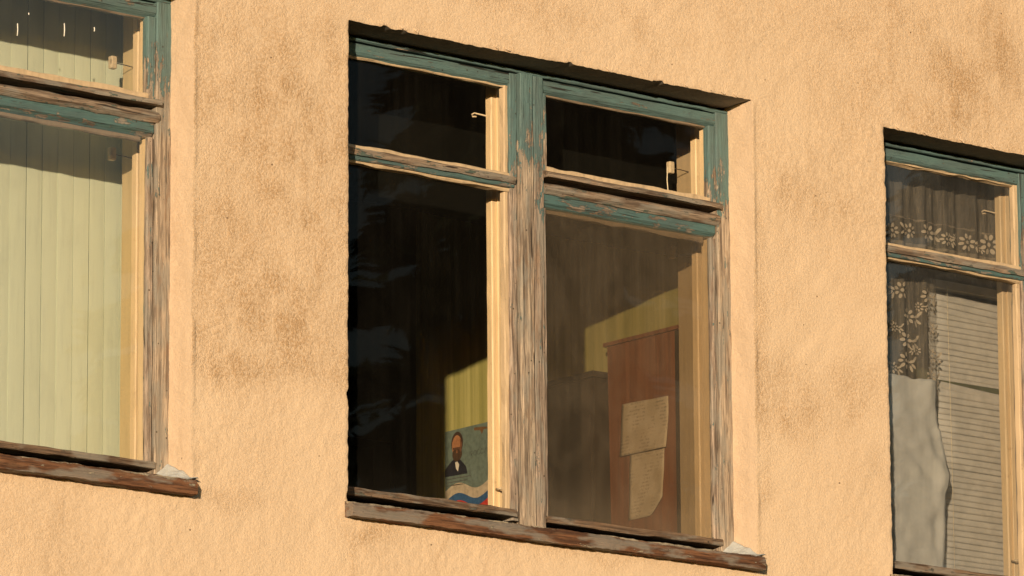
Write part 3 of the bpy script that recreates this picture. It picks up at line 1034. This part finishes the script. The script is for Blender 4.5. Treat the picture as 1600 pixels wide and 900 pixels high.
ply('suit', [(1.583, -.864), (1.583, -.842), (1.555, -.822), (1.535, -.812), (1.513, -.815), (1.492, -.832), (1.478, -.846), (1.472, -.868)], L0, INK('suit', (.02, .02, .025)))
ply('shirt', [(1.532, -.824), (1.520, -.824), (1.512, -.835), (1.518, -.855), (1.528, -.845)], L0 + .0004, INK('shirt', (.5, .45, .36)))
ply('hair', ell(1.522, -.766, .029, .036), L0 + .0002, INK('hair', (.05, .03, .02)))
ply('face', ell(1.523, -.775, .024, .034), L0 + .0006, INK('face', (.30, .135, .06)))
ply('beard', ell(1.521, -.801, .024, .022), L0 + .0009, INK('beard', (.06, .035, .02)))
ply('brow_shadow', [(1.542, -.778), (1.504, -.780), (1.503, -.785), (1.512, -.788), (1.520, -.784), (1.524, -.784), (1.533, -.787), (1.542, -.784)], L0 + .0011, INK('brow', (.10, .05, .028)))
ply('nose_shadow', [(1.524, -.786), (1.520, -.786), (1.517, -.797), (1.526, -.797)], L0 + .0012, INK('nose', (.17, .075, .035)))
ply('face_shade', [(1.508, -.752), (1.500, -.762), (1.499, -.785), (1.503, -.797), (1.509, -.790), (1.506, -.770)], L0 + .0010, INK('cheek', (.14, .06, .03)))
ply('emblem', [(1.440, -.730), (1.395, -.733), (1.372, -.738), (1.372, -.742), (1.392, -.742), (1.400, -.756), (1.410, -.742), (1.438, -.739)], L0, INK('emblem', (.13, .07, .03)))
for q in range(3):
    ply('text_line', [(1.575, -.872 - q * .010), (1.455 + .02 * q, -.876 - q * .010), (1.455 + .02 * q, -.8785 - q * .010), (1.575, -.8745 - q * .010)], L0, INK('line%d' % q, (.08, .08, .07)))


def band(z_far, z_near, col, nm, lift):
    ys = np.linspace(1.583, 1.17, 40)
    wv_ = lambda y: .013 * math.sin((1.583 - y) * 34 - .6)
    a = [(y, z_far + wv_(y) + (1.583 - y) * -.02) for y in ys]
    b_ = [(y, z_near + wv_(y) + (1.583 - y) * -.02) for y in ys]
    V = [(1.5985 - lift, y, z) for y, z in a] + [(1.5985 - lift, y, z) for y, z in b_]
    n = len(ys)
    mesh('flag_stripe', V, [(i, i + 1, n + i + 1, n + i) for i in range(n - 1)], col, po, False, oorg)


band(-.902, -.934, INK('white', (.38, .31, .21)), 'w', L0)
band(-.934, -.957, INK('blue', (.03, .08, .16)), 'b', L0 + .0001)
band(-.957, -1.06, INK('red', (.42, .04, .025)), 'r', L0 + .0002)
txc = bpy.data.curves.new('lettering', 'FONT')
txc.body = 'РОССИИ'
txc.size = .022
tmp = bpy.data.objects.new('lettering_source', txc)
C.objects.link(tmp)
bpy.context.view_layer.update()
tme = bpy.data.meshes.new_from_object(tmp.evaluated_get(bpy.context.evaluated_depsgraph_get()))
bpy.data.objects.remove(tmp)
tx = bpy.data.objects.new('lettering', tme)
C.objects.link(tx)
tme.materials.clear()
tme.materials.append(INK('letters', (.07, .08, .065)))
tx.parent = po
tx.rotation_euler = (R(90), 0, R(-90))
tx.location = (1.5985 - L0 - .0006 - oorg[0], 1.456 - oorg[1], -.817 - oorg[2])

# added to block transom sun: dark cloth pelmet inside the middle window
MT['sun_blocker'] = flat('blocker_black', (.005, .005, .004), 1.0, .1, 20)
MT['sun_blocker'].node_tree.nodes['Principled BSDF'].inputs['Specular IOR Level'].default_value = 0
px_ = np.linspace(-.12, 1.58, 180); pzz = np.linspace(-.375, .06, 10)
A, B_ = np.meshgrid(px_, pzz, indexing='ij')
pyy = .445 + .003 * noise2(A, B_, .3, 81)
B2 = B_ + np.where(B_ < -.37, .004 * noise2(A, B_, .08, 82), 0)
pe = mesh('sun_blocker_cloth', np.stack([A, pyy, B2], -1).reshape(-1, 3), grid_faces(180, 10), MT['sun_blocker'], None, True, (.73, .445, -.375))
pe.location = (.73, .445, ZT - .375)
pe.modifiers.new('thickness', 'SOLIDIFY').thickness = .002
tag(pe, 'added dark cloth pelmet across the top of the middle window', 'sun_blocker')

# flecks of white paint on the pane of the blind window
MT['fleck'] = flat('white_fleck', (.7, .7, .64), .7)
ts_l = [o for o in wl.children if o.name.startswith('transom_sash')][0]
for fx0, fz0, ln in ((.985, -.150, .034), (1.02, -.115, .006), (1.135, -.125, .036), (1.232, -.120, .012)):
    tube('paint_fleck', [(fx0, FY + .0162, fz0), (fx0 + .001, FY + .0162, fz0 - ln * .5), (fx0, FY + .0162, fz0 - ln)], .0016, MT['fleck'], ts_l)

# ------------------------------------------------------------------ trees across the yard, seen only mirrored in the panes
rt_ = np.random.default_rng(11)
MT['needles'] = flat('needles', (.035, .055, .022), .8, .4, 1.5)
MT['bark'] = flat('bark', (.06, .045, .03), .9, .3, 6)


tv_, tf_, base_ = [], [], 0
for (x, y, h, rad) in [(21.2, -24.2, 19, 3.0), (18.4, -25.6, 15.5, 2.7), (24.6, -22.4, 19, 2.6), (27.4, -20, 17, 3.2), (30.4, -18.0, 18, 3.4),
                       (19.4, -26.8, 13.4, 2.6), (24.5, -29.5, 19.5, 3.4), (30.0, -27.5, 20, 3.6)]:
    n = 42000
    t = rt_.random(n) ** .8
    lvl = np.floor(t * 26) / 26 + rt_.random(n) * .02
    ang = rt_.random(n) * 2 * np.pi
    rr_ = np.sqrt(rt_.random(n)) * rad * (1 - lvl) * (.72 + .35 * np.sin(ang * 5 + lvl * 60)) + .1
    c = np.stack([x + rr_ * np.cos(ang), y + rr_ * np.sin(ang), h * .06 + lvl * h * .95 - rr_ * .35], 1)
    d = np.stack([np.cos(ang), np.sin(ang), np.full(n, -.35)], 1) + rt_.normal(0, .3, (n, 3))
    d /= np.linalg.norm(d, axis=1, keepdims=True)
    s_ = np.cross(d, rt_.normal(0, 1, (n, 3))); s_ /= np.linalg.norm(s_, axis=1, keepdims=True)
    ln = (.10 + .22 * rt_.random(n))[:, None]
    V = np.concatenate([c + d * ln, c - d * ln * .4 + s_ * .06, c - d * ln * .4 - s_ * .06], 0)
    tv_.append(V); tf_.append(np.stack([np.arange(n), np.arange(n) + n, np.arange(n) + 2 * n], 1) + base_); base_ += 3 * n
    kk = 8
    tr = np.array([(x + r * math.cos(2 * math.pi * i / kk), y + r * math.sin(2 * math.pi * i / kk), z) for z, r in ((0, .22), (h * .98, .02)) for i in range(kk)])
    q = [(i, (i + 1) % kk, kk + (i + 1) % kk) for i in range(kk)] + [(i, kk + (i + 1) % kk, kk + i) for i in range(kk)]
    tv_.append(tr); tf_.append(np.array(q) + base_); base_ += 2 * kk
tl_ = mesh('treeline', np.concatenate(tv_), np.concatenate(tf_), MT['needles'])
tag(tl_, 'dark spruce wood across the yard mirrored in the panes', None, None, 'stuff')
